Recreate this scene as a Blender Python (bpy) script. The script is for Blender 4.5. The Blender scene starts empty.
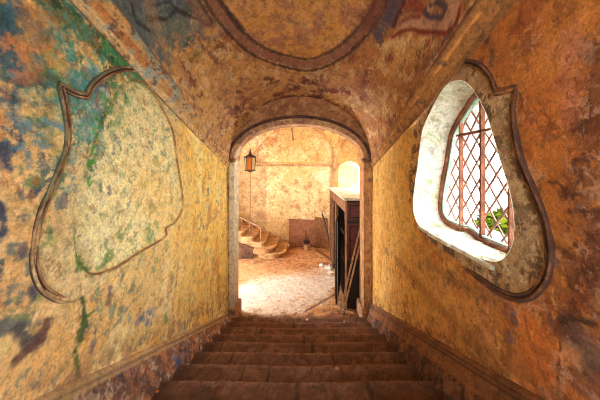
import bpy, bmesh, math, random
import numpy as np
from mathutils import Vector
R = math.radians
SC = bpy.context.scene
COL = SC.collection
random.seed(7)

# ------------------------------------------------------------------ camera, world, light, exposure
F, CX, CY, EYE = 260.0, 303.0, 168.0, 2.57       # focal length in px, principal point, eye height
cam_d = bpy.data.cameras.new('camera'); cam = bpy.data.objects.new('camera', cam_d); COL.objects.link(cam)
cam_d.sensor_width = 36; cam_d.lens = F*36/600
cam_d.shift_x = -(CX-300)/600; cam_d.shift_y = -(200-CY)/600
cam_d.clip_start = .02
cam.location = (0, 0, EYE); cam.rotation_euler = (R(90), 0, 0)
SC.camera = cam

WORLD_L = 7.5
w = bpy.data.worlds.new('sky'); SC.world = w; w.use_nodes = True
wn = w.node_tree; bg = wn.nodes['Background']
bg.inputs[0].default_value = (.93, .98, 1.0, 1); bg.inputs[1].default_value = WORLD_L

def area(name, loc, rot, sx, sy, power, col, portal=False):
    l = bpy.data.lights.new(name, 'AREA'); l.shape = 'RECTANGLE'; l.size = sx; l.size_y = sy
    l.energy = power; l.color = col
    if portal: l.cycles.is_portal = True
    o = bpy.data.objects.new(name, l); COL.objects.link(o); o.location = loc; o.rotation_euler = rot
    return o
# sky portals, daylight through the hall's left doorway, and two added fill lamps
area('window_portal', (1.66, 2.05, 2.6), (0, R(90), 0), 1.5, 1.5, 1, (1, 1, 1), True)
area('rear_opening_portal', (-.05, -2.52, 2.7), (R(90), 0, 0), 1.1, 2.1, 1, (1, 1, 1), True)  # portal for the unseen opening added behind the camera
area('court_daylight', (-3.38, 5.9, 1.2), (0, R(-100), 0), 2.1, 1.15, 62, (1, .96, .90))
area('rear_fill', (-.05, -2.45, 2.75), (R(85), 0, 0), 1.05, 2.0, 14, (1, .90, .78))  # unseen lamp added to brighten the near corridor
area('side_bay_fill', (2.2, 6.6, 2.65), (0, R(90), 0), 1.05, .95, 26, (1, .95, .86))  # unseen lamp added to brighten the hall from the right

vs = SC.view_settings
vs.view_transform = 'Standard'; vs.look = 'None'; vs.gamma = 1; vs.use_curve_mapping = False
vs.exposure = 1.13
SC.cycles.max_bounces = 8; SC.cycles.diffuse_bounces = 6
SC.cycles.use_denoising = True; SC.cycles.filter_width = 1.0
SC.cycles.sample_clamp_indirect = 6

# ------------------------------------------------------------------ numbers of the place
XL, XR = -1.25, 1.15            # corridor walls
YA, YB = 4.33, 4.66             # arch wall front / back
YF = 8.7                        # far wall
XM = -.05
SL = .325
def zup(y): return 2.66 + SL*(YA-y)          # spring of the vault
TREAD, RISE, D0 = .32, .111, 4.63
def znose(y): return max(0, (D0-y)/TREAD*RISE)
# pixel -> surface point (used to trace what is on each surface)
def on_x(X, px, py):
    D = X*F/(px-CX); return (D, EYE-(py-CY)*D/F)
def on_y(D, px, py): return ((px-CX)*D/F, EYE-(py-CY)*D/F)
def on_floor(px, py):
    D = EYE*F/(py-CY); return ((px-CX)*D/F, D)
def hw(y):
    t = np.clip((y-2.2)/2.1, 0, 1); return 1.1+.075*t*t*(3-2*t)
def vault_z(X, D):
    t = np.clip(1-((X-XM)/hw(D))**2, 0, 1)
    return zup(D)+1.1*np.sqrt(t)
def on_vault(px, py):
    lo, hi = .3, YA
    # ray height grows with D, vault height falls with D
    for _ in range(40):
        m = (lo+hi)/2; X = (px-CX)*m/F; zr = EYE-(py-CY)*m/F
        if zr < vault_z(X, m): lo = m
        else: hi = m
    X = (px-CX)*lo/F
    ang = math.acos(max(-1, min(1, -(X-XM)/hw(lo))))
    return (lo, ang*1.1)

# ------------------------------------------------------------------ noise (numpy)
def _h(ix, iy, iz, s):
    n = (ix*374761393 + iy*668265263 + iz*2147483647 % 1013904223 + iz*1274126177 + s*974634777) & 0xffffffff
    n = ((n ^ (n >> 13)) * 1274126177) & 0xffffffff
    return ((n ^ (n >> 16)) & 0xffff)/65535.0
def vnoise(P, sc, s=0):
    Q = P*sc; I = np.floor(Q).astype(np.int64); f = Q-I; f = f*f*(3-2*f)
    r = 0
    for a in (0, 1):
        for b in (0, 1):
            for c in (0, 1):
                wgt = (f[:, 0] if a else 1-f[:, 0])*(f[:, 1] if b else 1-f[:, 1])*(f[:, 2] if c else 1-f[:, 2])
                r = r + wgt*_h(I[:, 0]+a, I[:, 1]+b, I[:, 2]+c, s)
    return r
def fbm(P, sc, s=0, o=4, gain=.55):
    r = 0; a = 1; t = 0
    for k in range(o):
        r = r+a*vnoise(P+k*7.3, sc*2.03**k, s+k); t += a; a *= gain
    r = r/t
    return np.clip((r-.5)*1.9+.5, 0, 1)
def sst(a, b, x):
    t = np.clip((x-a)/(b-a), 0, 1); return t*t*(3-2*t)
def lin(c):
    c = np.array(c, float)/255; return np.where(c <= .04045, c/12.92, ((c+.055)/1.055)**2.4)

class Paint:
    """colour of a plaster surface; st = flat surface coordinates, P = world points"""
    def __init__(s, P, st, to, scale, base):
        s.P, s.st, s.to, s.scale = P, st, to, scale
        s.C = np.tile(lin(base), (len(P), 1)); s.H = np.full(len(P), .5)
        s.nz = .55*fbm(P, 9, 91, 4)+.45*fbm(P, 34, 92, 3); s.nf = fbm(P, 38, 57, 3)
    def mix(s, m, col, h=None):
        m = np.clip(m, 0, 1)[:, None]; s.C = s.C*(1-m)+lin(col)*m
        if h is not None: s.H = s.H*(1-m[:, 0])+h*m[:, 0]
    def flakes(s, col, sc, thr, amt=1, seed=0, edge=.05, h=None, m=1, stretch=(1, 1, 1)):
        n = fbm(s.P*np.array(stretch), sc, seed, 6, .74)
        s.mix(sst(thr, thr+edge, n)*amt*m, col, h)
    def _d(s, pts):
        A = np.array([s.to(*p) for p in pts]); k = s.scale(A.mean(0))
        d = np.full(len(s.P), 1e9); Q = s.st*k; A = A*k
        if len(A) == 1: return np.hypot(*(Q-A[0]).T)
        for a, b in zip(A[:-1], A[1:]):
            ab = b-a; t = np.clip(((Q-a)@ab)/(ab@ab+1e-9), 0, 1)
            d = np.minimum(d, np.hypot(*(Q-a-t[:, None]*ab).T))
        return d
    def line(s, pts, r, col, amt=1, jit=1.0, h=None, brk=0, soft=.6):
        d = s._d(pts)+(s.nz-.5)*2*jit*r
        m = 1-sst(r*(1-soft), r*(1+soft), d)
        if brk: m = m*sst(brk-.06, brk+.06, s.nf)
        s.mix(m*amt, col, h)
    def area(s, pts, r, soft=.9, jit=1.0):
        d = s._d(pts)+(s.nz-.5)*2*jit*r
        return 1-sst(r*(1-soft), r*(1+soft), d)

# ------------------------------------------------------------------ mesh + object helpers
def link(name, me, mat=None, parent=None, **k):
    o = bpy.data.objects.new(name, me); COL.objects.link(o)
    if mat: me.materials.append(mat)
    if parent: o.parent = parent
    for a, b in k.items(): o[a] = b
    return o
def empty(name, loc, label, cat, group=None, rz=0):
    o = bpy.data.objects.new(name, None); COL.objects.link(o); o.location = loc; o.rotation_euler = (0, 0, rz)
    o['label'] = label; o['category'] = cat
    if group: o['group'] = group
    return o
def tag(o, label, cat, group=None):
    o['label'] = label; o['category'] = cat
    if group: o['group'] = group
    return o
def struct(o): o['kind'] = 'structure'; return o
def paint_mesh(me, P):
    at = me.color_attributes.new('Col', 'FLOAT_COLOR', 'POINT')
    a = np.ones((len(P.C), 4)); a[:, :3] = np.clip(P.C, .004, .95); a[:, 3] = P.H
    at.data.foreach_set('color', a.ravel().astype(np.float32))
def grid_mesh(name, X, keep=None, flip=False):
    """X: (n,m,3) array of points"""
    n, m, _ = X.shape
    i = np.arange(n*m).reshape(n, m)
    q = np.stack([i[:-1, :-1], i[1:, :-1], i[1:, 1:], i[:-1, 1:]], -1).reshape(-1, 4)
    if flip: q = q[:, ::-1]
    if keep is not None: q = q[keep]
    me = bpy.data.meshes.new(name)
    me.from_pydata(X.reshape(-1, 3).tolist(), [], q.tolist())
    me.polygons.foreach_set('use_smooth', [True]*len(q))
    me.update(); return me
def bm_obj(name, bm, mat, parent=None, smooth=False, **k):
    bmesh.ops.recalc_face_normals(bm, faces=bm.faces)
    me = bpy.data.meshes.new(name); bm.to_mesh(me); bm.free()
    if smooth:
        me.polygons.foreach_set('use_smooth', [True]*len(me.polygons))
    return link(name, me, mat, parent, **k)
def box(bm, lo, hi, bev=0, jit=0, seg=1):
    r = bmesh.ops.create_cube(bm, size=1)
    vsx = r['verts']
    for v in vsx:
        for i in range(3): v.co[i] = lo[i]+(v.co[i]+.5)*(hi[i]-lo[i])+(random.uniform(-jit, jit) if jit else 0)
    if bev:
        es = list({e for v in vsx for e in v.link_edges})
        bmesh.ops.bevel(bm, geom=es, offset=bev, segments=seg, affect='EDGES', clamp_overlap=True)
    return vsx
def tube(bm, pts, rad, seg=8, caps=True):
    pts = [Vector(p) for p in pts]; rings = []
    rad = rad if isinstance(rad, (list, tuple)) else [rad]*len(pts)
    up = Vector((0, 0, 1))
    for i, p in enumerate(pts):
        t = (pts[min(i+1, len(pts)-1)]-pts[max(i-1, 0)]).normalized()
        a = t.cross(up) if abs(t.dot(up)) < .95 else t.cross(Vector((1, 0, 0)))
        a.normalize(); b = t.cross(a)
        rings.append([bm.verts.new(p+a*rad[i]*math.cos(6.28318*k/seg)+b*rad[i]*math.sin(6.28318*k/seg)) for k in range(seg)])
    for r0, r1 in zip(rings[:-1], rings[1:]):
        for k in range(seg): bm.faces.new((r0[k], r0[(k+1) % seg], r1[(k+1) % seg], r1[k]))
    if caps: bm.faces.new(rings[0][::-1]); bm.faces.new(rings[-1])
def bar(bm, a, b, wx, wy, up=(0, 0, 1)):
    """rectangular bar from a to b, wx across, wy along the up-ish side"""
    a, b = Vector(a), Vector(b); t = (b-a).normalized(); u = Vector(up)
    s = t.cross(u).normalized(); u = s.cross(t)
    v = [bm.verts.new(p+s*x*wx/2+u*y*wy/2) for p in (a, b) for x, y in ((-1, -1), (1, -1), (1, 1), (-1, 1))]
    for f in ((0, 3, 2, 1), (4, 5, 6, 7), (0, 1, 5, 4), (1, 2, 6, 5), (2, 3, 7, 6), (3, 0, 4, 7)):
        bm.faces.new([v[i] for i in f])
def lathe(bm, prof, seg=20, c=(0, 0, 0)):
    rings = [[bm.verts.new((c[0]+r*math.cos(6.28318*k/seg), c[1]+r*math.sin(6.28318*k/seg), c[2]+z)) for k in range(seg)] for r, z in prof]
    for r0, r1 in zip(rings[:-1], rings[1:]):
        for k in range(seg): bm.faces.new((r0[k], r0[(k+1) % seg], r1[(k+1) % seg], r1[k]))
    bm.faces.new(rings[0][::-1]); bm.faces.new(rings[-1])
def sweep(pts, prof, closed=False):
    """pts: list of (point, outward dir, normal dir); prof: list of (outward, normal)"""
    bm = bmesh.new(); rings = []
    for p, o, n in pts:
        rings.append([bm.verts.new(Vector(p)+Vector(o)*a+Vector(n)*b) for a, b in prof])
    N = len(rings)
    for i in range(N if closed else N-1):
        r0, r1 = rings[i], rings[(i+1) % N]
        for k in range(len(prof)-1): bm.faces.new((r0[k], r0[k+1], r1[k+1], r1[k]))
    return bm
def catmull(pts, n=8, closed=False):
    P = [np.array(p, float) for p in pts]; out = []; N = len(P)
    for i in range(N if closed else N-1):
        if closed: a, b, c, d = P[i-1], P[i], P[(i+1) % N], P[(i+2) % N]
        else: a, b, c, d = P[max(i-1, 0)], P[i], P[i+1], P[min(i+2, N-1)]
        for k in range(n):
            t = k/n; out.append(.5*((2*b)+(c-a)*t+(2*a-5*b+4*c-d)*t*t+(3*b-a-3*c+d)*t**3))
    if not closed: out.append(P[-1])
    return out

# ------------------------------------------------------------------ materials
def nt(name):
    m = bpy.data.materials.new(name); m.use_nodes = True
    t = m.node_tree; return m, t, t.nodes['Principled BSDF']
def N(t, kind, **k):
    n = t.nodes.new(kind)
    for a, b in k.items():
        if a in n.inputs: n.inputs[a].default_value = b
        else: setattr(n, a, b)
    return n
def ramp(t, src, stops):
    r = t.nodes.new('ShaderNodeValToRGB'); e = r.color_ramp.elements
    while len(e) > 1: e.remove(e[-1])
    for i, (p, c) in enumerate(stops):
        x = e[0] if i == 0 else e.new(p)
        x.position = p; x.color = (c, c, c, 1) if isinstance(c, (int, float)) else (*lin(c), 1)
    t.links.new(src, r.inputs[0]); return r
def fine_detail(t, b, colour, obj='Object', lo=.62, hi=1.28, bump=.35, sc=1.0, height=None):
    tc = N(t, 'ShaderNodeTexCoord')
    n1 = N(t, 'ShaderNodeTexNoise', Scale=62*sc, Detail=6, Roughness=.8); t.links.new(tc.outputs[obj], n1.inputs['Vector'])
    n2 = N(t, 'ShaderNodeTexNoise', Scale=14*sc, Detail=8, Roughness=.65, Distortion=.6); t.links.new(tc.outputs[obj], n2.inputs['Vector'])
    r1 = ramp(t, n1.outputs['Fac'], [(.34, lo), (.5, 1.0), (.66, hi)])
    r2 = ramp(t, n2.outputs['Fac'], [(.36, .66), (.48, 1.0), (.66, 1.18)])
    # hairline cracks
    vo = N(t, 'ShaderNodeTexVoronoi', feature='DISTANCE_TO_EDGE', Scale=3.2*sc)
    mxv = N(t, 'ShaderNodeMixRGB', blend_type='ADD'); mxv.inputs[0].default_value = .35
    t.links.new(tc.outputs[obj], mxv.inputs[1]); t.links.new(n2.outputs['Color'], mxv.inputs[2]); t.links.new(mxv.outputs[0], vo.inputs['Vector'])
    rc = ramp(t, vo.outputs['Distance'], [(0, .55), (.012, 1.0)])
    a = N(t, 'ShaderNodeMixRGB', blend_type='MULTIPLY'); a.inputs[0].default_value = 1
    t.links.new(colour, a.inputs[1]); t.links.new(r1.outputs[0], a.inputs[2])
    c = N(t, 'ShaderNodeMixRGB', blend_type='MULTIPLY'); c.inputs[0].default_value = 1
    t.links.new(a.outputs[0], c.inputs[1]); t.links.new(r2.outputs[0], c.inputs[2])
    d = N(t, 'ShaderNodeMixRGB', blend_type='MULTIPLY'); d.inputs[0].default_value = .5
    t.links.new(c.outputs[0], d.inputs[1]); t.links.new(rc.outputs[0], d.inputs[2])
    t.links.new(d.outputs[0], b.inputs['Base Color'])
    b.inputs['Roughness'].default_value = .88
    h = N(t, 'ShaderNodeMath', operation='ADD'); t.links.new(n1.outputs['Fac'], h.inputs[0]); t.links.new(n2.outputs['Fac'], h.inputs[1])
    last = h.outputs[0]
    if height is not None:
        h2 = N(t, 'ShaderNodeMath', operation='MULTIPLY_ADD'); h2.inputs[1].default_value = 1.6
        t.links.new(height, h2.inputs[0]); t.links.new(last, h2.inputs[2]); last = h2.outputs[0]
    bp = N(t, 'ShaderNodeBump', Strength=bump, Distance=.012); t.links.new(last, bp.inputs['Height'])
    t.links.new(bp.outputs[0], b.inputs['Normal'])
def plaster():
    m, t, b = nt('painted_plaster')
    a = N(t, 'ShaderNodeAttribute', attribute_name='Col')
    fine_detail(t, b, a.outputs['Color'], bump=.75, height=a.outputs['Alpha'])
    return m
def simple(name, c1, c2, c3=None, sc=1, bump=.3, rough=.85, scale=5, stretch=None, metal=0, lo=.62, hi=1.28):
    m, t, b = nt(name)
    tc = N(t, 'ShaderNodeTexCoord'); mp = N(t, 'ShaderNodeMapping')
    if stretch: mp.inputs['Scale'].default_value = stretch
    t.links.new(tc.outputs['Object'], mp.inputs[0])
    n = N(t, 'ShaderNodeTexNoise', Scale=scale, Detail=9, Roughness=.68, Distortion=.4); t.links.new(mp.outputs[0], n.inputs['Vector'])
    st = [(.36, c1), (.62, c2)] if c3 is None else [(.34, c1), (.5, c2), (.66, c3)]
    r = ramp(t, n.outputs['Fac'], st)
    fine_detail(t, b, r.outputs[0], sc=sc, bump=bump, lo=lo, hi=hi)
    b.inputs['Roughness'].default_value = rough; b.inputs['Metallic'].default_value = metal
    return m
M = {}
M['plaster'] = plaster()
M['step'] = simple('worn_stone', (92, 64, 50), (114, 80, 62), (146, 106, 84), scale=9, bump=.6)
M['ridge'] = simple('moulding_worn', (60, 38, 30), (128, 84, 56), (170, 130, 90), scale=9, bump=.5)
M['ridge_green'] = simple('moulding_stained', (52, 52, 50), (112, 100, 78), (196, 160, 110), scale=9, bump=.5)
M['white_plaster'] = simple('limewash', (196, 196, 172), (222, 220, 204), (236, 235, 224), scale=5, bump=.5, lo=.8, hi=1.1)
M['redwood'] = simple('red_brown_paint', (104, 56, 36), (142, 84, 56), (168, 116, 84), scale=12, bump=.3)
M['palegreen'] = simple('pale_green_paint', (150, 186, 168), (190, 214, 196), scale=12, bump=.2)
M['nicheline'] = simple('niche_edge', (110, 78, 50), (160, 120, 76), (214, 180, 120), scale=9, bump=.4)
M['grille'] = simple('rusty_metal', (112, 70, 56), (158, 112, 92), scale=20, bump=.2, rough=.6)
M['iron'] = simple('dark_iron', (46, 34, 30), (82, 60, 46), scale=20, bump=.2, rough=.55, metal=.4)
M['oldrail'] = simple('worn_iron_rail', (120, 88, 62), (168, 132, 92), scale=20, bump=.2, rough=.6)
M['farstep'] = simple('far_stone', (150, 112, 74), (196, 156, 108), (214, 180, 132), scale=4, bump=.5)
M['darkwood'] = simple('dark_wood', (22, 14, 18), (38, 24, 24), scale=6, bump=.2, rough=.5, stretch=(6, 6, 1))
M['redpanel'] = simple('mahogany_panel', (66, 22, 18), (112, 42, 30), scale=5, bump=.15, rough=.5, stretch=(2, 6, 6))
M['lightwood'] = simple('light_wood', (150, 112, 78), (198, 158, 116), scale=6, bump=.2, stretch=(8, 8, 1))
M['oldwood'] = simple('aged_wood', (112, 72, 44), (156, 108, 70), scale=6, bump=.3, stretch=(8, 8, 1))
M['board'] = simple('brown_board', (132, 84, 58), (164, 112, 80), scale=4, bump=.1)
M['marble'] = simple('dusty_marble', (150, 158, 132), (214, 220, 204), (240, 243, 234), scale=7, bump=.1, rough=.5)
M['paper'] = simple('paper', (226, 220, 208), (242, 238, 230), scale=6, bump=.1, lo=.9, hi=1.05)
M['darkstone'] = simple('dark_rough_stone', (60, 38, 26), (98, 64, 42), (128, 88, 60), scale=6, bump=.7)
M['rubble'] = simple('rubble', (104, 76, 56), (168, 132, 100), scale=20, bump=.5)
M['ochre'] = simple('ochre_wall', (214, 160, 50), (240, 200, 96), scale=4, bump=.3, lo=.85, hi=1.1)
M['ground'] = simple('garden_ground', (28, 36, 12), (46, 54, 20), scale=4)
M['bark'] = simple('bark', (62, 48, 34), (96, 78, 56), scale=14)
def leaf_mat():
    m, t, b = nt('leaf_green')
    oi = N(t, 'ShaderNodeNewGeometry'); r = ramp(t, oi.outputs['Random Per Island'], [(0, (26, 38, 8)), (.5, (58, 68, 12)), (1, (100, 104, 26))])
    t.links.new(r.outputs[0], b.inputs['Base Color']); b.inputs['Roughness'].default_value = .9; b.inputs['Specular IOR Level'].default_value = 0
    return m
M['leaf'] = leaf_mat()
def glass_mat():
    m, t, b = nt('amber_glass')
    b.inputs['Base Color'].default_value = (*lin((214, 130, 40)), 1); b.inputs['Roughness'].default_value = .35
    b.inputs['Transmission Weight'].default_value = .35
    return m
M['amber'] = glass_mat()
def glass2():
    m, t, b = nt('milky_glass')
    b.inputs['Base Color'].default_value = (*lin((226, 208, 160)), 1); b.inputs['Roughness'].default_value = .4
    b.inputs['Transmission Weight'].default_value = .3
    return m
M['milky'] = glass2()

# ------------------------------------------------------------------ window / niche outlines in (y, z)
OPEN = [(1.99, 3.235), (2.12, 3.22), (2.27, 3.13), (2.40, 3.03), (2.50, 2.92), (2.555, 2.76), (2.60, 2.60), (2.655, 2.44), (2.70, 2.27),
        (2.70, 2.12), (2.60, 2.015), (2.40, 1.985), (2.18, 2.00), (2.05, 1.96), (1.90, 1.985), (1.70, 1.985), (1.53, 2.02), (1.43, 2.14), (1.415, 2.29),
        (1.445, 2.44), (1.505, 2.59), (1.57, 2.76), (1.635, 2.92), (1.72, 3.05), (1.84, 3.18)]
OPEN_S = [tuple(p) for p in catmull(OPEN, 6, True)]
FRAME = [(2.05+(y-2.05)*.93, 2.60+(z-2.60)*.93) for y, z in OPEN[:9]]+[(2.665, 2.13), (2.56, 2.035), (2.36, 2.015), (2.2, 2.025), (2.05, 1.99), (1.9, 1.985), (1.72, 1.985), (1.57, 2.0), (1.47, 2.14)]+[(2.05+(y-2.05)*.93, 2.60+(z-2.60)*.93) for y, z in OPEN[18:]]
FRAME_S = [tuple(p) for p in catmull(FRAME, 6, True)]
OUTER = [(2.60, 3.20), (2.35, 3.32), (2.10, 3.375), (1.88, 3.33), (1.71, 3.245), (1.60, 3.13), (1.55, 3.02)]
OUTER2 = [(1.40, 3.0), (1.424, 2.888), (1.412, 2.74), (1.368, 2.59), (1.289, 2.436), (1.23, 2.30), (1.212, 2.15), (1.245, 2.02), (1.335, 1.91), (1.46, 1.855), (1.62, 1.85), (1.85, 1.865), (2.1, 1.88)]
OUTER_L = [(2.60, 3.20), (2.35, 3.32), (2.10, 3.33), (1.88, 3.285), (1.70, 3.20), (1.56, 3.08), (1.50, 2.985)]
OUTER2_L = [(1.335, 2.995), (1.36, 2.90), (1.378, 2.78), (1.37, 2.665), (1.33, 2.56), (1.285, 2.461), (1.222, 2.30), (1.205, 2.15), (1.238, 2.01), (1.325, 1.905), (1.43, 1.845), (1.5, 1.84)]
def outer_path(left=False):
    if left:
        a = catmull(OUTER_L, 6); b = catmull([(1.50, 2.985), (1.42, 2.978), (1.335, 2.995)], 3)[1:]; c = catmull(OUTER2_L, 6)[1:]
        return [tuple(p) for p in a+b+c]
    a = catmull(OUTER, 6); b = catmull([(1.55, 3.02), (1.475, 3.006), (1.40, 3.0)], 3)[1:]; c = catmull(OUTER2, 6)[1:]
    return [tuple(p) for p in a+b+c]
NICHE = OPEN[:9]+[(2.69, 2.14), (2.54, 2.04), (2.38, 2.02), (2.355, 1.945), (1.99, 1.925), (1.71, 1.905), (1.51, 1.965)]+OPEN[17:]
NICHE_S = [tuple(p) for p in catmull(NICHE, 6, True)]
def inside(poly, Y, Z):
    Y = np.asarray(Y); Z = np.asarray(Z); r = np.zeros(Y.shape, bool); n = len(poly)
    for i in range(n):
        y0, z0 = poly[i]; y1, z1 = poly[(i+1) % n]
        c = ((z0 > Z) != (z1 > Z)) & (Y < (y1-y0)*(Z-z0)/((z1-z0) if z1 != z0 else 1e-9)+y0)
        r ^= c
    return r
def sdist(poly, Y, Z, closed=True):
    P = np.stack([Y, Z], -1); d = np.full(len(Y), 1e9); near = np.zeros_like(P); n = len(poly)
    for i in range(n if closed else n-1):
        a = np.array(poly[i]); b = np.array(poly[(i+1) % n]); ab = b-a
        t = np.clip(((P-a)@ab)/(ab@ab+1e-12), 0, 1); q = a+t[:, None]*ab; e = np.hypot(*(P-q).T)
        m = e < d; d[m] = e[m]; near[m] = q[m]
    return d, near
BAND = outer_path()

# ------------------------------------------------------------------ corridor walls
ys = np.concatenate([np.linspace(-2.5, .95, 40)[:-1], np.arange(.95, 2.1, .0065), np.arange(2.1, YA-.004, .0105), [YA]])
def wall_points(X):
    nz_ = 380
    Yg = np.repeat(ys[:, None], nz_, 1)
    z0 = np.array([znose(y) for y in ys])-.12; z1 = zup(ys)+.02
    tt = np.linspace(0, 1, nz_)[None, :]
    Zg = z0[:, None]+(z1-z0)[:, None]*tt
    return np.stack([np.full_like(Yg, X), Yg, Zg], -1)
def wall_scale(X):
    return lambda c: np.array([abs(X)*F/max(c[0], .9)**2, F/max(c[0], .9)])

# left wall, with the shallow blind niche
G = wall_points(XL); P = G.reshape(-1, 3); Y, Z = P[:, 1], P[:, 2]
ins = inside(NICHE_S, Y, Z); d, _ = sdist(NICHE_S, Y, Z)
sd = np.where(ins, -d, d)
# the near top edge of the niche is flush and worn, the far edges stand out
P[:, 0] -= .035*sst(0.006, -.012, sd)*1.0
P[:, 0] += (fbm(P, 3.0, 5, 3)-.5)*.02*sst(-.1, .2, sd)
p = Paint(P, np.stack([Y, Z], -1), lambda x, y: on_x(XL, x, y), wall_scale(XL), (224, 194, 128))
W_ = (236, 200, 120)
p.flakes((238, 222, 170), 3.0, .50, .7, 1, .2)
p.flakes((224, 170, 92), 4.0, .57, .6, 2, .15, stretch=(1, 1, .45))
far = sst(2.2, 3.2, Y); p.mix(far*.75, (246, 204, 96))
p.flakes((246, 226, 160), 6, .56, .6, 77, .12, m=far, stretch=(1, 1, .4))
near = p.area([(0, 60), (10, 200), (5, 330)], 48, .8); p.mix(near*.55, (214, 158, 100)); p.flakes((236, 206, 150), 7, .56, .6, 88, .08, m=near)
p.mix(p.area([(60, 330), (40, 380)], 60, .9)*.5, (224, 172, 108))
# niche field
band = inside(outer_path(True)+[(2.60, 2.0)], Y, Z) & ~ins
p.mix(band*.55*(.4+.6*p.nz), (214, 204, 158))
p.mix(sst(.01, -.02, sd)*.92, (232, 222, 164))
p.flakes((244, 234, 190), 7, .50, .6, 21, .15, m=sst(.01, -.02, sd))
p.flakes((212, 180, 112), 9, .68, .5, 22, .08, m=sst(.01, -.02, sd))
# blue, teal and green growth and old paint at the upper near part
gz = p.area([(20, 20), (60, 30), (110, 60), (130, 85), (95, 120)], 42, .9)
up = sst(2.75, 3.3, Z+.12*(p.nz-.5))*sst(2.75, 1.9, Y)
p.flakes((62, 132, 84), 6, .50, .9, 31, .1, m=np.clip(gz*.7+up*.75, 0, 1))
p.flakes((28, 74, 52), 9, .56, .9, 32, .06, .2, m=np.clip(gz+up, 0, 1))
p.flakes((90, 160, 150), 11, .57, .85, 33, .06, m=np.clip(gz+up, 0, 1))
p.flakes((208, 160, 90), 8, .60, .8, 34, .06, .8, m=np.clip(gz+up, 0, 1))
p.line([(45, -5), (70, 20), (100, 52), (118, 68)], 10, (30, 70, 44), .8, 1.4, .2)
p.line([(108, 30), (125, 60), (145, 88)], 10, (60, 140, 84), .75, 1.4, .3)
cm = sst(0, -.02, sd)*sst(1.66, 1.9, Y+(p.nz-.5)*.25)
p.mix(cm*.85, (236, 224, 168), .6); p.flakes((212, 184, 120), 8, .6, .5, 44, .1, m=cm); p.flakes((120, 150, 96), 13, .66, .6, 45, .05, m=cm)
p.line([(98, 70), (92, 90), (90, 130)], 9, (120, 168, 170), .65, 1.6)
p.line([(84, 78), (86, 90)], 9, (60, 140, 150), .7, 1.4)
p.line([(102, 88), (100, 108)], 6, (72, 92, 130), .75, 1.8)
p.line([(104, 92), (103, 106)], 4, (224, 220, 200), .6, 1.2)
p.line([(100, 118), (98, 150), (96, 182)], 4.5, (70, 168, 60), .9, 1.8, brk=.38)
p.line([(86, 96), (76, 140), (66, 180)], 8, (112, 160, 160), .55, 1.6, brk=.45)
p.line([(64, 92), (68, 140), (56, 190)], 4, (40, 110, 62), .65, 1.4, brk=.4)
# big dark blue patches on the near wall
for pts, r in (([(6, 8), (10, 40)], 10), ([(0, 46), (16, 72), (40, 78)], 8), ([(38, 74), (56, 80)], 6), ([(41, 26), (46, 36), (53, 38)], 4),
               ([(4, 150), (6, 166)], 7), ([(0, 205), (4, 232)], 6), ([(20, 140), (14, 150)], 3), ([(0, 90), (14, 100)], 4), ([(36, 188), (30, 196)], 3)):
    p.line(pts, r*1.1, (46, 66, 96), .95, 1.5, .15)
p.line([(8, 0), (14, 50), (12, 120), (24, 160)], 9, (80, 132, 150), .75, 1.8, brk=.42)
for pts in ([(60, 100), (70, 96)], [(42, 122), (58, 126)], [(20, 128), (34, 120)], [(36, 140), (44, 146)], [(56, 60), (66, 74)], [(70, 44), (66, 60)]):
    p.line(pts, 4, (86, 140, 166), .75, 2.0, brk=.4)
p.line([(30, 20), (52, 50), (20, 60)], 16, (206, 130, 70), .7, 1.2, .8)
p.line([(58, 60), (60, 80)], 8, (150, 170, 80), .5, 1.5)
p.line([(28, 12), (20, 40)], 10, (196, 140, 74), .5, 1.5)
p.flakes((60, 92, 104), 8, .70, .85, 35, .04, .2, m=p.area([(0, 120), (30, 180), (20, 250)], 40, .9))
p.flakes((110, 140, 80), 10, .64, .7, 36, .06, m=p.area([(30, 290), (20, 300), (60, 60)], 22, .9))
p.flakes((110, 128, 124), 13, .76, .7, 37, .05, .3)
p.flakes((170, 116, 70), 12, .74, .6, 38, .05, .3)
p.flakes((40, 150, 84), 9, .54, .8, 39, .05, m=p.area([(118, 40), (100, 70), (96, 90), (120, 80)], 24, .8))
p.flakes((34, 96, 110), 9, .52, .85, 42, .05, m=p.area([(6, 10), (10, 60), (30, 80)], 22, .8))
p.flakes((70, 150, 140), 12, .56, .7, 43, .05, m=p.area([(70, 40), (78, 100), (62, 130)], 22, .8))
# spots below
for i in range(70):
    x = random.uniform(5, 215); y = random.uniform(150, 330)
    if 60 < x < 180 and y < 270 and random.random() < .6: continue
    c = random.choice([(70, 104, 110), (120, 150, 130), (96, 92, 110), (110, 140, 90), (150, 100, 60)])
    s = max(1.0, 2.6*(1.2-x/260)); p.line([(x, y), (x-random.uniform(-2, 3), y+random.uniform(3, 9))], s, c, .75, 1.6)
for i in range(26):
    x = random.uniform(105, 180); y = random.uniform(140, 260)
    p.line([(x, y), (x+1, y+random.uniform(2, 8))], random.uniform(.8, 1.8), random.choice([(104, 140, 74), (140, 150, 96), (96, 150, 90)]), .7, 1.6)
p.line([(78, 232), (79, 262)], 2.6, (74, 134, 52), .85, 1.8)
p.line([(82, 264), (92, 272)], 3.4, (70, 120, 50), .85, 1.8)
p.line([(113, 260), (106, 266)], 3, (110, 150, 80), .7, 1.8)
p.line([(151, 226), (155, 240)], 3, (96, 146, 80), .7, 1.8)
p.line([(81, 298), (84, 318), (79, 340), (76, 352)], 3.4, (52, 92, 46), .92, 1.5, .25)
p.line([(76, 350), (78, 370), (77, 384)], 2.8, (62, 106, 50), .9, 1.5, .25)
p.line([(84, 318), (92, 311)], 1.8, (62, 106, 50), .8, 1.2)
p.line([(97, 290), (100, 318)], 2.2, (110, 150, 110), .75, 1.8, brk=.4)
p.line([(96, 330), (92, 352)], 2.6, (104, 110, 130), .75, 1.8)
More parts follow.
